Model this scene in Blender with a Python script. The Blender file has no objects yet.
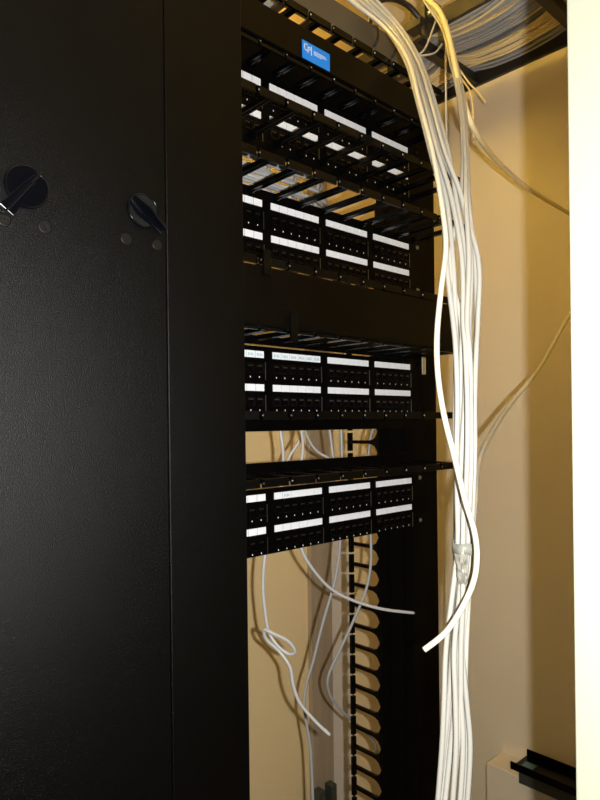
import bpy, bmesh, math, random
from mathutils import Vector, Matrix
random.seed(7)
COL = bpy.context.scene.collection
SC = bpy.context.scene

# ------------------------------------------------------------------ camera frame
ZC = 1.58
CAM = Vector((-0.662, -0.665, ZC))
FPX = 628.0
YAW = math.radians(42.53) + .0042
R0 = Vector((math.cos(YAW), -math.sin(YAW), 0))
F0 = Vector((math.sin(YAW), math.cos(YAW), 0))
U0 = Vector((0, 0, 1))
pit = 0.0; rol = math.radians(0.68)
PY0 = 423.5          # the photograph is cropped a little off its optical centre
F1 = F0 * math.cos(pit) + U0 * math.sin(pit)
U1 = U0 * math.cos(pit) - F0 * math.sin(pit)
UU = U1 * math.cos(rol) + R0 * math.sin(rol)
RR = R0 * math.cos(rol) - U1 * math.sin(rol)

def P(px, py, Z):
    """world point seen in the photograph at (px, py), Z metres in front of the camera"""
    return CAM + F1 * Z + RR * ((px - 300) / FPX * Z) + UU * ((PY0 - py) / FPX * Z)

# ------------------------------------------------------------------ materials
def mat(name, col, rough=0.5, metal=0.0, spec=0.5, noise=0.0, nscale=40, bump=0.0, bscale=300,
        emit=None, estr=0, alpha=1.0, trans=0.0, stretch=(1, 1, 1), coat=0.0):
    m = bpy.data.materials.new(name); m.use_nodes = True
    nt = m.node_tree; b = nt.nodes['Principled BSDF']
    b.inputs['Base Color'].default_value = (*col, 1)
    b.inputs['Roughness'].default_value = rough
    b.inputs['Metallic'].default_value = metal
    b.inputs['Specular IOR Level'].default_value = spec
    b.inputs['Alpha'].default_value = alpha
    b.inputs['Transmission Weight'].default_value = trans
    b.inputs['Coat Weight'].default_value = coat
    tc = nt.nodes.new('ShaderNodeTexCoord')
    mp = nt.nodes.new('ShaderNodeMapping'); mp.inputs['Scale'].default_value = stretch
    nt.links.new(tc.outputs['Object'], mp.inputs['Vector'])
    if noise > 0:
        n = nt.nodes.new('ShaderNodeTexNoise'); n.inputs['Scale'].default_value = nscale
        n.inputs['Detail'].default_value = 4
        nt.links.new(mp.outputs[0], n.inputs['Vector'])
        mx = nt.nodes.new('ShaderNodeMix'); mx.data_type = 'RGBA'
        mx.inputs[6].default_value = (*[c * (1 - noise) for c in col], 1)
        mx.inputs[7].default_value = (*[min(1, c * (1 + noise)) for c in col], 1)
        nt.links.new(n.outputs['Fac'], mx.inputs[0])
        nt.links.new(mx.outputs[2], b.inputs['Base Color'])
    if bump > 0:
        n2 = nt.nodes.new('ShaderNodeTexNoise'); n2.inputs['Scale'].default_value = bscale
        n2.inputs['Detail'].default_value = 3
        nt.links.new(mp.outputs[0], n2.inputs['Vector'])
        bp = nt.nodes.new('ShaderNodeBump'); bp.inputs['Strength'].default_value = bump
        bp.inputs['Distance'].default_value = 0.001
        nt.links.new(n2.outputs['Fac'], bp.inputs['Height'])
        nt.links.new(bp.outputs[0], b.inputs['Normal'])
    if emit:
        b.inputs['Emission Color'].default_value = (*emit, 1)
        b.inputs['Emission Strength'].default_value = estr
    return m

M = dict(
    wall=mat('wall_paint', (.74, .66, .50), .45, noise=.04, nscale=3, bump=.25, bscale=260),
    backwall=mat('back_wall_paint', (.84, .66, .36), .6, noise=.05, nscale=3, bump=.25, bscale=260),
    ceil=mat('ceiling_paint', (.86, .78, .60), .8, noise=.03, nscale=8),
    floor=mat('floor_tile', (.30, .27, .22), .4, noise=.2, nscale=12),
    powder=mat('powder_coat', (.0003, .0003, .0003), .34, spec=.17, bump=.6, bscale=1100),
    blk=mat('black_steel', (.0010, .0010, .0010), .36, spec=.07, bump=.35, bscale=500),
    blkp=mat('black_plastic', (.0012, .0012, .0013), .20, spec=.22, bump=.1, bscale=200),
    port=mat('port_plastic', (.001, .001, .001), .3, spec=.06, bump=.1),
    pin=mat('contact_pin', (.30, .29, .27), .3, metal=1, noise=.1),
    white=mat('label_paper', (.78, .81, .85), .6, noise=.02),
    ink=mat('number_ink', (.75, .75, .75), .5, noise=.02),
    pen=mat('pen_ink', (.05, .35, .42), .6, noise=.1),
    blue=mat('sticker_blue', (.005, .24, .86), .4, noise=.03),
    cable=mat('cable_white', (.52, .51, .46), .38, noise=.04, nscale=30, bump=.1),
    cablec=mat('cable_cream', (.90, .74, .40), .4, noise=.03, nscale=30, bump=.1),
    cablei=mat('cable_ivory', (.82, .77, .62), .4, noise=.05, nscale=30, bump=.1),
    cableg=mat('cable_grey', (.36, .37, .38), .42, noise=.05, nscale=30, bump=.1),
    cablel=mat('cable_light_grey', (.50, .50, .50), .42, noise=.05, nscale=30, bump=.1),
    cabled=mat('cable_dark_grey', (.17, .17, .18), .42, noise=.05, nscale=30, bump=.1),
    jamb=mat('jamb_paint', (.40, .42, .33), .5, noise=.02, nscale=6, bump=.1),
    wood=mat('worn_wood', (.36, .28, .19), .5, noise=.35, nscale=9, stretch=(6, 6, .5), bump=.3),
    pale=mat('pale_strip', (.68, .60, .50), .5, noise=.05, nscale=8, bump=.1),
    pine=mat('pine', (.78, .58, .28), .6, noise=.12, nscale=7, stretch=(8, .6, 8), bump=.2),
    tape=mat('grey_tape', (.30, .31, .26), .3, noise=.12, nscale=60, bump=.6, bscale=120),
    clear=mat('clear_tape', (.42, .41, .35), .2, noise=.2, nscale=90, bump=1, bscale=150, alpha=.75),
    chrome=mat('screw_and_glint_steel', (.5, .5, .5), .3, metal=1, noise=.05),
    knob=mat('dark_glossy_plastic', (.0015, .0018, .0030), .16, spec=.30, noise=.2, nscale=20),
    ringm=mat('worn_cap', (.0022, .002, .0018), .38, spec=.4, noise=.4, nscale=200, bump=.5),
    ladder=mat('ladder_black', (.02, .018, .016), .4, bump=.2),
    trough=mat('trough_grey_brown', (.10, .085, .06), .45, noise=.08, nscale=10, bump=.2),
    dark=mat('dark_cabinet', (.035, .040, .035), .4, noise=.2, nscale=15, bump=.2),
    teal=mat('teal_reflection', (.06, .16, .18), .3, noise=.15, nscale=40),
    lamp=mat('lamp_diffuser', (.9, .8, .5), .5, noise=.01, emit=(1.0, .66, .09), estr=44),
    lampframe=mat('lamp_frame', (.7, .7, .68), .5, noise=.02),
)

# ------------------------------------------------------------------ mesh helpers
class MB:
    def __init__(s): s.bm = bmesh.new(); s.mi = 0
    def _tag(s, f):
        f.material_index = s.mi
    def box(s, x0, x1, y0, y1, z0, z1):
        if x0 > x1: x0, x1 = x1, x0
        if y0 > y1: y0, y1 = y1, y0
        if z0 > z1: z0, z1 = z1, z0
        v = [s.bm.verts.new((x, y, z)) for x in (x0, x1) for y in (y0, y1) for z in (z0, z1)]
        for q in ((0, 1, 3, 2), (4, 6, 7, 5), (0, 4, 5, 1), (2, 3, 7, 6), (0, 2, 6, 4), (1, 5, 7, 3)):
            s._tag(s.bm.faces.new([v[i] for i in q]))
        return s
    def poly(s, pts, d):
        """closed outline pts extruded by vector d"""
        d = Vector(d); a = [s.bm.verts.new(p) for p in pts]; b = [s.bm.verts.new(Vector(p) + d) for p in pts]
        n = len(pts); s._tag(s.bm.faces.new(a[::-1])); s._tag(s.bm.faces.new(b))
        for i in range(n):
            s._tag(s.bm.faces.new((a[i], a[(i + 1) % n], b[(i + 1) % n], b[i])))
        return s
    def disc(s, c, r, axis, depth, n=20, r2=None):
        c = Vector(c); ax = Vector(axis).normalized()
        u = ax.orthogonal().normalized(); w = ax.cross(u)
        r2 = r if r2 is None else r2
        A = [s.bm.verts.new(c + (u * math.cos(2 * math.pi * i / n) + w * math.sin(2 * math.pi * i / n)) * r) for i in range(n)]
        B = [s.bm.verts.new(c + ax * depth + (u * math.cos(2 * math.pi * i / n) + w * math.sin(2 * math.pi * i / n)) * r2) for i in range(n)]
        s._tag(s.bm.faces.new(A[::-1])); s._tag(s.bm.faces.new(B))
        for i in range(n):
            f = s.bm.faces.new((A[i], A[(i + 1) % n], B[(i + 1) % n], B[i])); f.smooth = True; s._tag(f)
        return s
    def tube(s, pts, r, n=8, sub=6, rad=None, closed=False):
        pts = [Vector(p) for p in pts]
        path = []
        N = len(pts)
        if N > 2:
            rng = N if closed else N - 1
            for i in range(rng):
                if closed: p0, p1, p2, p3 = pts[i - 1], pts[i], pts[(i + 1) % N], pts[(i + 2) % N]
                else: p0, p1, p2, p3 = pts[max(i - 1, 0)], pts[i], pts[i + 1], pts[min(i + 2, N - 1)]
                for k in range(sub):
                    t = k / sub
                    path.append(0.5 * ((2 * p1) + (p2 - p0) * t + (2 * p0 - 5 * p1 + 4 * p2 - p3) * t * t + (3 * p1 - p0 - 3 * p2 + p3) * t ** 3))
            if not closed: path.append(pts[-1])
        else: path = pts
        m = len(path); rings = []; u = None
        for i, p in enumerate(path):
            a = path[(i - 1) % m] if (closed or i) else p
            b = path[(i + 1) % m] if (closed or i < m - 1) else p
            t = (b - a).normalized()
            u = t.orthogonal().normalized() if u is None else (u - t * u.dot(t)).normalized()
            w = t.cross(u)
            rr = r if rad is None else r * rad(i / (m - 1))
            rings.append([s.bm.verts.new(p + (u * math.cos(2 * math.pi * k / n) + w * math.sin(2 * math.pi * k / n)) * rr) for k in range(n)])
        for i in range(m if closed else m - 1):
            A, B = rings[i], rings[(i + 1) % m]
            for k in range(n):
                f = s.bm.faces.new((A[k], A[(k + 1) % n], B[(k + 1) % n], B[k])); f.smooth = True; s._tag(f)
        if not closed:
            s._tag(s.bm.faces.new(rings[0][::-1])); s._tag(s.bm.faces.new(rings[-1]))
        return s
    def build(s, name, mats, parent=None, bevel=0, origin=None):
        if not isinstance(mats, (list, tuple)): mats = [mats]
        bmesh.ops.recalc_face_normals(s.bm, faces=s.bm.faces)
        me = bpy.data.meshes.new(name)
        if origin is not None:
            bmesh.ops.translate(s.bm, vec=-Vector(origin), verts=s.bm.verts)
        s.bm.to_mesh(me); s.bm.free()
        for m in mats: me.materials.append(m)
        o = bpy.data.objects.new(name, me); COL.objects.link(o)
        if origin is not None: o.location = origin
        if parent is not None: o.parent = parent
        if bevel:
            md = o.modifiers.new('bevel', 'BEVEL'); md.width = bevel; md.segments = 2; md.limit_method = 'ANGLE'
        return o

def tag(o, label=None, cat=None, group=None, kind=None):
    if label: o['label'] = label
    if cat: o['category'] = cat
    if group: o['group'] = group
    if kind: o['kind'] = kind
    return o
def empty(name, loc=(0, 0, 0)):
    e = bpy.data.objects.new(name, None); COL.objects.link(e); e.location = loc; e.empty_display_size = .05
    return e
def dup(o, parent, loc):
    c = o.copy(); COL.objects.link(c); c.parent = parent; c.location = loc
    for ch in list(o.children):
        d = ch.copy(); COL.objects.link(d); d.parent = c
    return c
def struct(name, mb, m, **k):
    o = mb.build(name, m, **k); o['kind'] = 'structure'; return o

# ------------------------------------------------------------------ the room
XW, YW, YF, ZCEIL = .90, .50, -.445, 2.74      # right wall, back wall, inner face of front wall, ceiling
XL = -1.35
struct('floor', MB().box(XL - .1, XW + .1, -2.2, YW + .1, -.05, 0), M['floor'])
struct('ceiling', MB().box(XL - .1, XW + .1, -2.2, YW + .1, ZCEIL, ZCEIL + .05), M['ceil'])
struct('wall_back', MB().box(XL - .1, XW + .1, YW, YW + .1, 0, ZCEIL), M['backwall'])
struct('wall_right', MB().box(XW, XW + .1, YF, YW, 0, ZCEIL), M['wall'])
struct('wall_left', MB().box(XL - .1, XL, YF, YW, 0, ZCEIL), M['wall'])
XJ = -.1645
struct('wall_front', MB().box(XJ + .018, XW + .1, YF - .11, YF - .004, 0, ZCEIL), M['wall'])
struct('trim_1', MB().box(XJ, XJ + .018, YF - .12, YF, 0, 2.4)
       .box(XJ + .012, XJ + .06, YF - .122, YF - .11, 0, 2.4), M['jamb'], bevel=.0012)
# worn wooden batten and a paler strip on the back wall, pine beam under the ceiling
struct('trim_2', MB().box(.434, .510, YW - .014, YW, 0, 2.3), M['wood'], bevel=.002)
struct('trim_3', MB().box(.511, .585, YW - .010, YW, 0, 1.42), M['pale'], bevel=.002)
# boxed-in ledge along the right wall
ZLEDGE = ZC - .902
struct('trim_4', MB().box(.819, XW, YF + .0, .227, 0, ZLEDGE), M['wall'], bevel=.002)

# ------------------------------------------------------------------ rack frame
rack = empty('rack_frame', (0, 0, 0))
tag(rack, 'black two-post open equipment rack holding the four patch panels', 'rack')
ZT = ZC + .545
def post(sx):
    mb = MB()
    a, b = (.2185, .288) if sx > 0 else (-.288, -.2185)
    inner = a if sx > 0 else b
    # front flange, with a slot cut at one height
    if sx > 0:
        zs0, zs1 = ZC + .084, ZC + .114
        mb.box(a, b, 0, .0025, 0, zs0); mb.box(a, b, 0, .0025, zs1, ZT)
        mb.box(.262, b, 0, .0025, zs0, zs1); mb.box(a, .247, 0, .0025, zs0, zs1)
    else:
        mb.box(a, b, 0, .0025, 0, ZT)
    mb.box(a, b, .074, .0765, 0, ZT)
    w0, w1 = (inner, inner + .003) if sx > 0 else (inner - .003, inner)
    mb.box(w0, w1, .0025, .074, 0, ZT)
    # stiffening ribs and hole rows on the inside of the web
    s_in = -1 if sx > 0 else 1
    for yy in (.022, .056):
        mb.box(w0 if sx > 0 else w1, (w0 if sx > 0 else w1) + s_in * .0015, yy, yy + .003, 0, ZT)
    mb.mi = 1
    z = .06
    while z < ZT - .03:
        c = (a + .012, -.0004, z) if sx > 0 else (b - .012, -.0004, z)
        mb.disc(c, .0028, (0, 1, 0), .0006, 8)
        x = w0 if sx > 0 else w1
        mb.disc((x + s_in * .0004, .066, z), .003, (1, 0, 0), .0006 * (1), 8)
        mb.disc((x + s_in * .0004, .013, z), .003, (1, 0, 0), .0006 * (1), 8)
        z += .0159
    return mb.build('post', [M['blk'], M['port']], rack)
post(1); post(-1)
MB().box(-.288, .288, -.08, 0, 0, .006).box(-.288, .288, -.006, 0, 0, .07).box(-.288, .288, .0765, .17, 0, .006).build('base_angle', M['blk'], rack)
MB().box(-.288, .288, .055, .058, ZT - .03, ZT).box(-.288, .288, .055, .0765, ZT, ZT + .003).build('top_angle', M['blk'], rack)
# the comb of cable fingers on the back of the right post
comb = empty('cable_comb', (.222, .0765, 0))
tag(comb, 'black vertical comb of plastic cable fingers behind the right post of the rack', 'cable manager')
mb = MB().box(-.003, .006, 0, .004, .1, ZC + .40)
mb.build('spine', M['blkp'], comb)
fp = .0386
def finger_mb():
    mb = MB()
    # arm with curved root: outline in the y-z plane
    pts = [(0, 0.0005, -.0192), (0, .002, -.015), (0, .006, -.0085), (0, .012, -.0048), (0, .020, -.0032), (0, .070, -.0030), (0, .070, .0030), (0, .020, .0032), (0, .012, .0048), (0, .006, .0085), (0, .002, .015), (0, .0005, .0192)]
    mb.poly([(x - .004, y + .0035, z) for x, y, z in pts], (.007, 0, 0))
    mb.box(-.005, .004, .070, .0770, -.0172, .0172)
    return mb
f0 = None
z = fp * 8
i = 0
while z < ZC + .38 - .02:
    if f0 is None:
        f0 = finger_mb().build('finger', M['blkp'], comb, bevel=.0012); f0.location = (0, 0, z - .0)
    else:
        dup(f0, comb, (0, 0, z))
    z += fp

# ------------------------------------------------------------------ patch panels
def port_mesh():
    mb = MB()
    y = -.0035
    # bezel of four bars around the opening
    mb.box(-.0070, .0070, y - .002, y, .0050, .0066).box(-.0070, .0070, y - .002, y, -.0066, -.0052)
    mb.box(-.0070, -.0055, y - .002, y, -.0052, .0050).box(.0055, .0070, y - .002, y, -.0052, .0050)
    mb.mi = 1
    mb.box(-.0055, .0055, y - .0004, y, -.0052, .0050)
    mb.mi = 2
    for k in range(4):
        mb.box(-.0034 + k * .002, -.0029 + k * .002, y - .0012, y - .0004, .0022, .0042)
    mb.mi = 0
    mb.box(-.0022, .0022, y - .0016, y - .0004, -.0066, -.0040)
    mb.mi = 3
    mb.box(-.0006, .0006, y + .0002, y + .0005, -.0128, -.0108)
    return mb
port0 = None
def make_panel(zrow1, label, ticks=True, pens=()):
    """zrow1: height of the top edge of the upper label row above camera level"""
    z1 = ZC + zrow1
    top, bot = z1 + .0055, z1 - .0845
    e = empty('patch_panel', (0, 0, bot)); tag(e, label, 'patch panel', 'patch panels in the rack')
    mb = MB().box(-.2413, .2413, -.0032, -.0004, bot, top)
    mb.box(-.215, .215, -.0004, .018, bot + .004, top - .004)
    mb.mi = 1
    for g in range(4):
        xs = -.209 + g * .108
        for r in range(2):
            mb.box(xs + .0957, xs + .0962, -.0037, -.0032, z1 - .040 - r * .045, z1 - .016 - r * .045)
    mb.build('face_plate', [M['blk'], M['chrome']], e, bevel=0).location = (0, 0, -bot)
    global port0
    for g in range(4):
        xs = -.209 + g * .108
        for r in range(2):
            zt = z1 - r * .045
            mb = MB()
            for k in range(6):
                mb.box(xs + k * .0155 + .0007, xs + (k + 1) * .0155 - .0006, -.0046, -.0032, zt - .0104, zt - .0012)
            st = mb.build('label_strip', M['white'], e); st.location = (0, 0, -bot)
            for (pg, pr, ks) in pens:
                if pg == g and pr == r:
                    pm = MB()
                    for k in ks:
                        x = xs + k * .0155 + .003
                        for q in range(4):
                            xx = x + q * .0026
                            pm.box(xx, xx + .0005, -.0049, -.0046, zt - .0085 + .001 * (q % 2), zt - .004)
                            pm.box(xx, xx + .0018, -.0049, -.0046, zt - .006 - .0015 * (q % 2), zt - .0055 - .0015 * (q % 2))
                    pm.build('handwriting', M['pen'], st)
            for k in range(6):
                loc = (xs + (k + .5) * .0155, 0, zt - .0245 - bot)
                if port0 is None:
                    port0 = port_mesh().build('port', [M['blkp'], M['port'], M['pin'], M['ink']], e); port0.location = loc
                else:
                    dup(port0, e, loc)
    for sx in (-1, 1):
        for zz in (top - .008, bot + .008):
            MB().disc((sx * .2325, -.0034, 0), .0038, (0, -1, 0), .002, 14, .0028).build('screw', M['chrome'] if (sx > 0 and zrow1 in (.306, -.094)) else M['blkp'], e).location = (0, 0, zz - bot)
    return e
make_panel(.471, 'topmost black patch panel, its lower ports behind cable fingers')
make_panel(.306, 'black patch panel between the open finger manager and the covered manager')
make_panel(.100, 'black patch panel with blue handwriting on its upper white labels, below the covered manager', pens=((0, 0, (4, 5)), (1, 0, (0, 1, 2, 3, 4, 5))))
make_panel(-.094, 'lowest black patch panel with loose cables hanging below it', pens=((1, 0, (1,)),))

# ------------------------------------------------------------------ horizontal finger managers
def hfinger_mb(d):
    mb = MB()
    pts = [(-.005, -.0006, 0), (.0075, -.0006, 0), (.0050, -.014, 0), (.0042, -d + .003, 0), (-.0042, -d + .003, 0), (-.0050, -.014, 0)]
    mb.poly([(x, y, -.003) for x, y, _ in pts], (0, 0, .006))
    mb.poly([(-.0012, -.0006, .003), (-.0012, -.0006, -.006), (-.0012, -.02, -.003), (-.0012, -d + .003, -.003), (-.0012, -d + .003, .003)], (.0024, 0, 0))
    mb.box(-.0200, .0200, -d, -d + .0035, -.005, .005)
    mb.mi = 1
    mb.disc((-.0196, -d, 0), .0014, (0, -1, 0), .0011, 10, .0007)  # bright steel dome added as the glint on the plastic finger tip
    return mb
def manager(zt, zb, d, label, cover=None, top=.008, bars=(.022, .018), tabs=(), xr=.2403):
    za, zz = ZC + zb - .006, ZC + zt + .006
    e = empty('cable_manager', (0, 0, za)); tag(e, label, 'cable manager')
    mb = MB().box(-.2413, .2413, -.003, -.0004, zz - bars[0], zz).box(-.2413, .2413, -.003, -.0004, za, za + bars[1])
    for sx in (-1, 1):
        mb.box(sx * .2413, sx * .206, -.003, -.0004, za + bars[1], zz - bars[0])
    # bosses that stand proud of the frame
    mb.build('back_frame', M['blk'], e).location = (0, 0, -za)
    base = None
    for zrow in (zt, zb):
        for i in range(11):
            loc = (xr - .0203 - i * .0445, -.0026, ZC + zrow - za)
            if base is None:
                base = hfinger_mb(d).build('finger', [M['blkp'], M['chrome']], e, bevel=.0006); base.location = loc
            else: dup(base, e, loc)
    if cover:
        c0, c1, xa, xb = cover
        c0 += ZC; c1 += ZC
        mb = MB().box(xa, xb, -d - .0065, -d - .0045, c0, c1)
        mb.box(xa, xb, -d - .0045, -d + .006, c1 - .0015, c1).box(xa, xb, -d - .0045, -d + .006, c0, c0 + .0015)
        cv = mb.build('cover', M['powder'], e, bevel=.0008); cv.location = (0, 0, -za)
        for (tx, tz0, tz1) in tabs:
            MB().box(tx - .006, tx + .006, -d - .0095, -d - .0065, ZC + tz0, ZC + tz1).build('latch', M['blkp'], cv, bevel=.0008)
    return e
m1 = manager(.556, .484, .05, 'black finger manager behind a cover with a blue sticker, at the rack top', cover=(.486, .530, -.235, .205), bars=(.006, .050))
m2 = manager(.387, .314, .10, 'open black manager with two rows of fingers, no cover, between the two upper patch panels', bars=(.022, .012))
m3 = manager(.190, .114, .10, 'black finger manager closed by a plain flat black cover, mid rack', cover=(.113, .182, -.235, .236),
             tabs=((-.196, .171, .201), (-.155, .098, .132)), bars=(.02, .012))
m4 = manager(.010, -.069, .10, 'open black manager with a see-through gap above the lowest patch panel', bars=(.026, .022))

# blue sticker on the upper cover
def on_plane(px, py, y):
    d = P(px, py, 1) - CAM
    return CAM + d * ((y - CAM.y) / d.y)
SP = on_plane(316.2, 55.5, -.0569)
stk = empty('sticker', SP)
tag(stk, 'small blue rectangular sticker with white letters on the top black cover', 'sticker')
MB().box(-.026, .026, -.0004, .0003, -.0125, .0115).build('sheet', M['blue'], stk)
lt = MB(); y0, y1 = -.0009, -.0004
def bar(x0, x1, z0, z1): lt.box(x0 - .023, x1 - .023, y0, y1, z0, z1)
bar(0, .0012, -.001, .008); bar(0, .006, .0068, .008); bar(0, .006, -.001, .0002)            # C
bar(.0065, .0077, -.003, .006); bar(.0065, .0115, .0048, .006); bar(.0065, .0115, .0012, .0022); bar(.0104, .0115, .0012, .006)   # P
bar(.0128, .0140, -.004, .008)                                                                # I
for r, (a, b) in enumerate(((.018, .040), (.018, .043), (.018, .034))):
    x = a
    while x < b:
        w = .0012 + .0008 * ((int(x * 1e4) * 7) % 3); bar(x, x + w, .0030 - r * .0022, .0037 - r * .0022); x += w + .0006
lt.build('lettering', M['ink'], stk)

# ------------------------------------------------------------------ cable trough on top of the rack
tr = empty('cable_trough', (0, 0, ZT + .003))
tag(tr, 'dull brown-black metal cable trough lying across the top of the rack', 'cable trough')
b0 = ZC + .646; b1 = ZC + .697; oz = -ZT - .003
MB().box(-.40, .300, .050, .052, b0, b1).box(-.40, .300, .052, .062, b0, b0 + .002).build('front_side', M['trough'], tr, bevel=.0006).location = (0, 0, oz)
MB().box(-.40, .300, .200, .202, b0, b1).build('back_side', M['trough'], tr, bevel=.0006).location = (0, 0, oz)
sl = None
for k in range(12):
    x = -.38 + k * .06
    if sl is None:
        sl = MB().box(-.006, .006, .052, .200, b0 - .002, b0 + .001).build('floor_slat', M['ladder'], tr); sl.location = (x, 0, oz)
    else: dup(sl, tr, (x, 0, oz))
for x in (-.25, .23):
    MB().box(x, x + .025, .052, .056, ZT + .003, b0 + .03).box(x, x + .025, .052, .085, ZT + .003, ZT + .006).build('bracket', M['ladder'], tr, bevel=.0006).location = (0, 0, oz)
for hx in (.185, .235):
    MB().tube([(hx, .049, b0 + .012), (hx, .040, b0 + .020), (hx, .040, b0 + .040), (hx, .049, b0 + .050)], .0024, 8).build('hook', M['ladder'], tr).location = (0, 0, oz)

# ------------------------------------------------------------------ tall side cabinet with latches on the left
vm = empty('vertical_cable_manager', (-.435, 0, 0))
tag(vm, 'tall black textured cabinet door panel with two turn latches, left of the rack', 'cabinet')
YD = -.129
xe = -.2455
mb = MB().box(-.62, -.292, YD + .02, YD + .30, 0, 2.2)
mb.build('body', M['powder'], vm).location = (.435, 0, 0)
mb = MB().box(-.341 + .0008, xe, YD, YD + .0185, 0, 2.2)
mb.build('side_frame', M['powder'], vm, bevel=.0012).location = (.435, 0, 0)
mb = MB().box(-.66, -.341 - .0008, YD - .002, YD + .018, .01, 2.2)
door = mb.build('door', M['powder'], vm, bevel=.0015); door.location = (.435, 0, 0)
def on_door(px, py, off=.002):
    d = P(px, py, 1) - CAM; s = (YD - off - CAM.y) / d.y
    return CAM + d * s
def latch(cx, cy, hx, hy, r):
    c = on_door(cx, cy)
    k = MB().disc(c, r, (0, -1, 0), .0022, 40, r * .96)
    k = k.build('latch', M['knob'], door, bevel=.0004)
    h = on_door(hx, hy)
    dv = (h - c); L = dv.length; u = dv.normalized(); w = Vector((0, -1, 0)).cross(u)
    mb = MB()
    # raised wing: a tapered fin leaning out over the disc and past its edge
    a = c - u * r * .9; o = Vector((0, -1, 0))
    pts = [a + w * .0012, a - w * .0012, c - w * .004 , h - w * .0065, h + w * .0065, c + w * .004]
    mb.poly([p + o * .0022 for p in pts], o * .002)
    mb.poly([a + o * .003 , c - w * .001 + o * .003, h - w * .001 + o * .003, h - w * .001 + o * .009, c - w * .001 + o * .015, a + o * .010], w * .002)
    mb.build('wing_handle', M['knob'], k, bevel=.0004)
    # raised rim round the disc
    ring = MB().tube([c + o * .0022 + (u * math.cos(t * math.pi / 8) + w * math.sin(t * math.pi / 8)) * r * .93 for t in range(16)], .0009, 6, 3, closed=True)
    ring.build('rim', M['knob'], k)
latch(26, 187.5, 5, 211, .0180)
latch(142.5, 211, 162, 231, .0165)
for (px, py, r) in ((44.6, 227, .0058), (126, 239, .0055), (157, 245, .0055), (4, 220, .0055)):
    c = on_door(px, py)
    MB().disc(c, r, (0, -1, 0), .0010, 24, r * .9).build('plug', M['ringm'], door, bevel=.0003)

# ------------------------------------------------------------------ cables
def cable(name, pts, r, m, label, cat='cable', group=None, n=8, sub=6, pre=()):
    w = [Vector(q) for q in pre] + [P(*p) for p in pts]
    o = MB().tube(w, r, n, sub).build(name, m, origin=w[0])
    return tag(o, label, cat, group)
ys = [-30, 0, 28, 60, 100, 150, 200, 260, 320, 350, 400, 450, 500, 547, 600, 650, 700, 750, 820]
Zs = [1.10, 1.075, 1.05, .97, .88, .80, .755, .72, .70, .69, .685, .68, .68, .68, .68, .68, .68, .68, .68]
LT = ['', '']
def bundle_row(k, y):
    """x of hanging cable k (1..6 from the left bunch, 7..9 from the right bunch) at photo height y"""
    top = {-30: (317, 346), 0: (348, 376), 28: (384, 401), 60: (405, 420), 100: (417, 434), 150: (430, 448), 200: (442, 459)}
    right = {-30: (408, 420), 0: (424, 432), 28: (442, 447), 60: (450, 456), 100: (459, 464), 150: (463, 467), 200: (464, 468)}
    low = {320: (450, 480), 350: (452, 480), 400: (453, 479), 450: (453, 477), 500: (455, 473), 547: (457, 471), 600: (452, 470), 650: (446, 467), 700: (443, 470), 750: (439, 471), 820: (432, 466)}
    perm = [None, 0, 1, 4, 2, 6, 3, 8, 5, 7]
    if y in top:
        if y == 200: return [None, 442, 446.5, 452, 459, 462.5, 456.5, 463, 466, 468.5][k]
        if k <= 6: a, b = top[y]; return a + (b - a) * (k - 1) / 5
        a, b = right[y]; return a + (b - a) * (k - 7) / 2
    if y == 260:
        return [None, 446, 453, 462, 450, 471, 466, 478.5, 469, 475][k]
    a, b = low[y]
    wob = 2.4 * math.sin(y * .013 * (1 + k * .11) + k * 2.1)
    return a + 2 + (b - a - 4) * perm[k] / 8 + wob
layer = [0, .000, .006, -.006, .008, -.004, .003, .005, -.007, .010, -.002]
for k in range(1, 10):
    pts = [(bundle_row(k, y), y, Z + layer[k] + .003 * math.sin(k * 3 + y * .02) + (.16 if k > 6 and y < 60 else .12 if k > 6 and y == 60 else .08 if k > 6 and y == 100 else .03 if k > 6 and y == 150 else 0)) for y, Z in zip(ys, Zs)]
    if k <= 6:
        cable('network_cable', pts, .0030, M['cable'], 'white cable of the taped bundle, coming down over the trough on the rack', group='white cables dropping over the trough',
              pre=[(-.5, .075 + .018 * k, b0 + .006), (-.25, .075 + .018 * k, b0 + .005), (-.12, .075 + .016 * k, b0 + .006), (-.02, .07 + .012 * k, b0 + .022)])
    else:
        cable('network_cable', pts, .0030, M['cable'], 'white network cable of the bundle that comes down from the ladder tray at top right', group='white cables from the ladder tray')
cable('network_cable', [(315, -30, 1.08), (349, -1, 1.055), (384, 27, 1.035), (407, 58, .95), (419, 100, .865), (432, 150, .79), (441, 200, .74), (446, 245, .71), (441, 290, .69), (437, 335, .675), (438, 375, .67), (444, 415, .66), (454, 455, .65), (465, 500, .645), (474, 530, .645), (477, 555, .645), (474, 580, .645), (463, 606, .645), (446, 632, .645), (424, 650, .645)],
      .0031, M['cablei'], 'white network cable bowing out left of the bundle, cut end curling across it')
cable('network_cable', [(412, -28, 1.25), (426, -3, 1.18), (438, 9, 1.14), (446, 26, 1.1), (452, 50, 1.06), (458, 80, 1.02), (465, 106, 1.02), (477, 135, 1.05), (500, 164, 1.2), (530, 190, 1.34), (572, 215, 1.46), (610, 238, 1.5)],
      .0046, M['cablec'], 'cream cable swinging from the upper bundle to the doorway edge at right')
cable('network_cable', [(620, 245, 1.5), (575, 307, 1.48), (558, 335, 1.45), (539, 369, 1.38), (512, 402, 1.24), (492, 432, 1.06), (479, 461, .88), (474, 500, .74), (470, 547, .695), (467, 600, .69), (464, 680, .69), (466, 760, .69), (461, 820, .69)],
      .0044, M['cablei'], 'single white cable rising from the taped bundle to the doorway edge at right')
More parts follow.
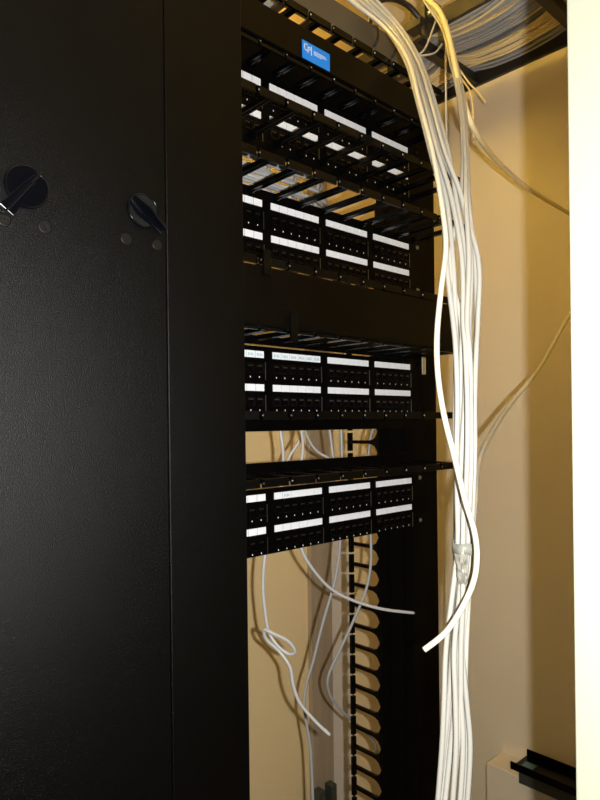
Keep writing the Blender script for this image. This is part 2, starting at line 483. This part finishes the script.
cable('network_cable', [(447, 20, 1.32), (446, 50, 1.30), (446, 95, 1.28), (447, 140, 1.27), (452, 230, 1.25), (455, 420, 1.2), (452, 820, 1.2)], .0022, M['cablel'], 'thin pale cable hanging straight down behind the bundle')
cable('network_cable', [(436, 20, 1.30), (429, 40, 1.28), (424, 50, 1.27), (419, 55, 1.27), (427, 55, 1.27), (436, 52, 1.28), (442, 44, 1.30)], .0019, M['cablel'], 'short thin grey cable looped under the ladder tray rung')
cable('network_cable', [(452, 66, 1.5), (464, 82, 1.52), (470, 92, 1.5), (473, 110, 1.5), (474, 140, 1.5)], .0022, M['cablec'], 'thin cream cable poking down from the ladder tray beside the wall')
cable('network_cable', [(460, 70, 1.5), (470, 84, 1.5), (478, 92, 1.5), (486, 103, 1.5)], .0022, M['cablec'], 'short cream cable stub pointing away from the ladder tray')

# tape on the bundle
def ellip(cx, cy, Z, a, b, h, n=28):
    c = P(cx, cy, Z); mb = MB(); A = []; B = []; A2 = []; B2 = []
    for i in range(n):
        t = 2 * math.pi * i / n
        jx = 1 + .04 * math.sin(5 * t)
        for lst, rr, hh in ((A, 1, h / 2), (B, 1, -h / 2), (A2, .95, h / 2), (B2, .95, -h / 2)):
            lst.append(mb.bm.verts.new(c + R0 * math.cos(t) * a * jx * rr + F0 * math.sin(t) * b * jx * rr + Vector((0, 0, hh + .0008 * math.sin(3 * t)))))
    for i in range(n):
        j = (i + 1) % n
        for q in ((A[i], A[j], B[j], B[i]), (A2[j], A2[i], B2[i], B2[j]), (A2[i], A2[j], A[j], A[i]), (B[i], B[j], B2[j], B2[i])):
            f = mb.bm.faces.new(q); f.smooth = True
    return mb
tp = ellip(464, 547.5, .683, .0122, .0150, .0125).build('band', M['tape'])
te = empty('packing_tape', P(464, 547.5, .683)); tp.parent = te; tp.matrix_parent_inverse = Matrix.Translation(-te.location)
tag(te, 'grey tape band with a crumpled tail wrapped round the white cable bundle', 'tape')
mb = MB(); rows = []
random.seed(3)
for j in range(9):
    t = j / 8
    y = 554 + t * 30
    cx = 461 + 2.5 * t; hw = 6.5 - 2.2 * t
    rows.append([mb.bm.verts.new(P(cx + hw * (i / 4 - 1) + random.uniform(-.6, .6), y + random.uniform(-.8, .8), .662 + random.uniform(-.0022, .0022) + .004 * t)) for i in range(9)])
for j in range(8):
    for i in range(8):
        mb.bm.faces.new((rows[j][i], rows[j][i + 1], rows[j + 1][i + 1], rows[j + 1][i]))
tl = mb.build('crumpled_tail', M['clear']); md = tl.modifiers.new('s', 'SOLIDIFY'); md.thickness = .0008
tl.parent = te; tl.matrix_parent_inverse = Matrix.Translation(-te.location)

# loose cables behind the panels
cable('network_cable', [(279, 424, 1.02), (283, 450, 1.02), (282, 480, 1.0), (270, 520, .99), (265, 556, .98), (263, 584, .98), (265, 610, .98), (269, 632, .98), (278, 646, .975), (289, 654, .97), (295, 651, .965), (288, 641, .96), (272, 633, .955), (264, 630, .96), (267, 640, .965), (279, 651, .965), (290, 667, .96), (293, 684, .96), (300, 703, .96), (316, 722, .96), (330, 735, .96)],
      .0027, M['cablel'], 'pale grey cable with a knot-like loop and a cut end, hanging below the lowest panel')
cable('network_cable', [(300, 424, 1.04), (303, 448, 1.02), (298, 490, 1.0), (298, 530, 1.0), (302, 550, 1.0), (312, 568, 1.01), (330, 588, 1.03), (352, 600, 1.045), (382, 609, 1.065), (414.5, 613, 1.089)],
      .0026, M['cablel'], 'grey cable sweeping right across the finger comb to the rack post')
cable('network_cable', [(341, 424, 1.12), (342, 460, 1.12), (342, 500, 1.12), (340, 545, 1.12), (335, 580, 1.12), (322, 626, 1.12), (313, 662, 1.12), (307, 682, 1.12), (304, 704, 1.12), (307, 726, 1.12), (311, 755, 1.12), (314, 830, 1.12)],
      .0026, M['cableg'], 'grey cable falling past the wooden batten to the bottom of the picture')
cable('network_cable', [(385, 420, 1.19), (372, 432, 1.19), (368, 470, 1.15), (370, 520, 1.14), (371, 560, 1.14), (366, 590, 1.14), (352, 624, 1.14), (339, 652, 1.14), (329, 674, 1.14), (328, 688, 1.15), (334, 702, 1.17), (348, 717, 1.20), (362, 729, 1.26), (374, 742, 1.32), (379, 762, 1.36)],
      .0026, M['cableg'], 'darker grey cable curving left then tucking behind the finger comb')
cable('network_cable', [(302, 420, 1.15), (308, 438, 1.15), (318, 452, 1.15), (335, 460, 1.15), (352, 462, 1.16)], .0025, M['cableg'], 'grey cable drooping to the right in the see-through gap')
cable('network_cable', [(306, 420, 1.09), (300, 440, 1.09), (290, 456, 1.09), (284, 474, 1.08), (292, 500, 1.07)], .0025, M['cablel'], 'grey cable slanting down to the left in the see-through gap')
cable('network_cable', [(328, 420, 1.11), (331, 440, 1.11), (334, 470, 1.11), (332, 500, 1.11)], .0025, M['cableg'], 'grey cable hanging straight down in the see-through gap, left of the comb')
# grey bundle lying behind the open manager
random.seed(11)
for k in range(30):
    yy = .03 + (k % 3) * .007; zz = ZC + .330 + .0058 * (k % 15) + .002 * (k // 15)
    pts = [Vector((-.26 + .05 * i, yy + (.012 if k > 5 else 0) + random.uniform(-.0015, .0015), zz + random.uniform(-.0012, .0012) - .012 * max(0, i - 4) * 0)) for i in range(7 - (k % 3))]
    pts += [pts[-1] + Vector((.03, .03, -.004)), pts[-1] + Vector((.04, .07, -.05)), pts[-1] + Vector((.045, .08, -.14))]
    o = MB().tube(pts, .0028, 8, 5).build('network_cable', M['cablel'] if k % 3 else M['cableg'], origin=pts[0])
    tag(o, 'grey network cable in the bunch lying behind the open two-row manager', 'cable', 'grey cables behind the open manager')
# white cable in the post channel
o = MB().tube([(.262, .016, .05), (.263, .016, 1.0), (.262, .016, 1.7), (.263, .016, 2.05)], .0070, 8, 4).build('network_cable', M['cable'], origin=(.262, .016, .05))
tag(o, 'white cable seen through the small slot in the right rack post', 'cable')

# ------------------------------------------------------------------ overhead ladder tray and its cables
ZL = ZC + .885
lad = empty('ladder_tray', (.67, -.1, ZL)); tag(lad, 'black overhead ladder tray carrying cables along the right wall', 'cable tray')
for x in (.535, .815):
    MB().box(x - .67 - .005, x - .67 + .005, -.33, .60 - .002, 0, .038).build('side_rail', M['ladder'], lad, bevel=.001)
for y in (.232, -.048, -.30, .44):
    MB().box(-.13, .14, y + .1 - .012, y + .1 + .012, .002, .026).build('rung', M['ladder'], lad, bevel=.001)
random.seed(5)
nn = 0
kinds = [M['cableg'], M['cablel'], M['cablec'], M['cabled'], M['cableg'], M['cable']]
for lay in range(3):
    for k in range(24):
        x = .553 + k * .0105 + random.uniform(-.003, .003)
        zb = ZL + .032 + lay * .008
        sag = random.uniform(.008, .030) * (1 - lay * .25)
        m = kinds[int(random.random() * 6)]
        if 15 <= k <= 20: m = M['cablec'] if random.random() < .75 else m
        if k < 3: m = M['cablec'] if random.random() < .6 else M['cable']
        pts = []
        for (y, s) in ((-.42, .6), (-.268, 0), (-.20, .7), (-.143, 1), (-.09, .7), (-.048, 0), (.02, .7), (.095, 1), (.17, .7), (.232, 0), (.28, .7), (.336, 1), (.39, .7), (.44, 0), (.485, 0)):
            pts.append(Vector((x + random.uniform(-.0018, .0018), y, zb - s * sag)))
        o = MB().tube(pts, .003, 6, 3).build('tray_cable', m, origin=pts[0])
        nm = {'cable_cream': 'cream', 'cable_grey': 'grey', 'cable_light_grey': 'light grey', 'cable_dark_grey': 'dark grey', 'cable_white': 'white'}[m.name]
        tag(o, nm + ' cable in the sagging layers lying on the overhead ladder tray', 'cable', nm + ' cables on the ladder tray')
# black cable ring and junction clamp where the trough meets the ladder
c = P(398, 30, 1.30)
pts = [c + R0 * math.cos(t) * .062 + U0 * math.sin(t) * .062 + F0 * .03 * math.cos(t) for t in [math.pi * (0.02 + .96 * i / 10) for i in range(11)]]
ro = MB().tube(pts + [pts[-1] + Vector((0, 0, -.03))], .0058, 10, 4).build('cable_ring', M['ladder'], origin=pts[0])
tag(ro, 'black curved cable guide ring beside the thick white bundle at the top', 'cable ring')
cl = empty('rail_clamp', P(425, 22, 1.36)); tag(cl, 'black metal clamp block holding the ladder tray near the top', 'clamp')
for (dx, dz, w, h) in ((0, 0, .055, .035), (-.03, -.022, .03, .02), (.02, .03, .03, .02)):
    MB().box(dx - w / 2, dx + w / 2, -.02, .02, dz - h / 2, dz + h / 2).build('plate', M['ladder'], cl, bevel=.002)
for (dx, dz) in ((-.015, 0), (.015, .004)):
    MB().disc((dx, -.02, dz), .007, (0, -1, 0), .008, 6).build('bolt', M['chrome'], cl, bevel=.0006)

# ------------------------------------------------------------------ channel lying on the ledge, dark cabinet behind
ch = empty('plastic_channel', (.787, .14, ZC - .872))
tag(ch, 'short black U-shaped plastic channel lying on the ledge at bottom right', 'channel')
MB().box(.0, .088, -.36, 0, 0, .003).box(0, .0035, -.36, 0, .003, .019).box(.0845, .088, -.36, 0, .003, .019).build('trough', M['blkp'], ch, bevel=.0008)
MB().box(.006, .088, -.36, -.02, -.0295, 0).build('block', M['dark'], ch)
MB().box(.018, .052, -.045, -.015, .003, .005).build('reflection_patch', M['teal'], ch)  # teal reflection inside the channel, built as a flat coloured patch
dk = empty('low_cabinet', (.30, .40, 0)); tag(dk, 'low dark box standing against the back wall below the wooden batten', 'cabinet')
zt = ZC - .995
MB().box(-.16, .16, -.06, .08, 0, zt).build('body', M['dark'], dk, bevel=.003)
for dx in (.126, .168):
    MB().box(dx, dx + .020, .055, .08, zt - (.2 if dx > .15 else 0), zt + .075).build('upright', M['dark'], dk, bevel=.002)

# ------------------------------------------------------------------ lights
lf = empty('ceiling_light', (-.06, .27, ZCEIL - .06)); tag(lf, 'warm round globe light on the ceiling above the rack', 'ceiling light')
MB().disc((0, 0, .0595), .09, (0, 0, -1), .03, 32).build('base_plate', M['lampframe'], lf, bevel=.002)
gm = MB(); bmesh.ops.create_uvsphere(gm.bm, u_segments=24, v_segments=14, radius=.07)
for f in gm.bm.faces: f.smooth = True
gm.build('globe', M['lamp'], lf).location = (0, 0, -.05)
MB().disc((0, 0, .030), .05, (0, 0, -1), .02, 24).build('collar', M['lampframe'], lf)
def area(name, loc, rot, size, col, e):
    l = bpy.data.lights.new(name, 'AREA'); l.shape = 'RECTANGLE'; l.size, l.size_y = size; l.color = col; l.energy = e
    o = bpy.data.objects.new(name, l); COL.objects.link(o); o.location = loc; o.rotation_euler = rot; return o
area('rear_ambient_light', (-.4, -1.6, 2.65), (math.radians(20), 0, 0), (.8, .8), (1.0, .58, .06), 1.2)  # unseen warm ambient area light behind the camera
fl = bpy.data.lights.new('camera_flash', 'POINT'); fl.energy = 43; fl.color = (1, .98, .95); fl.shadow_soft_size = .006
fo = bpy.data.objects.new('camera_flash', fl); COL.objects.link(fo); fo.location = CAM + RR * .051 + UU * .0 - F1 * .005
w = bpy.data.worlds.new('world'); SC.world = w; w.use_nodes = True
w.node_tree.nodes['Background'].inputs[0].default_value = (1, .58, .12, 1)
w.node_tree.nodes['Background'].inputs[1].default_value = .02

# ------------------------------------------------------------------ camera
cd = bpy.data.cameras.new('camera'); co = bpy.data.objects.new('camera', cd); COL.objects.link(co)
cd.sensor_fit = 'VERTICAL'; cd.sensor_height = 36; cd.lens = FPX / 800 * 36; cd.clip_start = .01; cd.shift_y = (PY0 - 400) / 800
mt = Matrix((RR, UU, -F1)).transposed().to_4x4(); mt.translation = CAM
co.matrix_world = mt
SC.camera = co
SC.view_settings.view_transform = 'Standard'; SC.view_settings.look = 'None'
SC.view_settings.exposure = 0; SC.view_settings.gamma = 1; SC.view_settings.use_curve_mapping = False
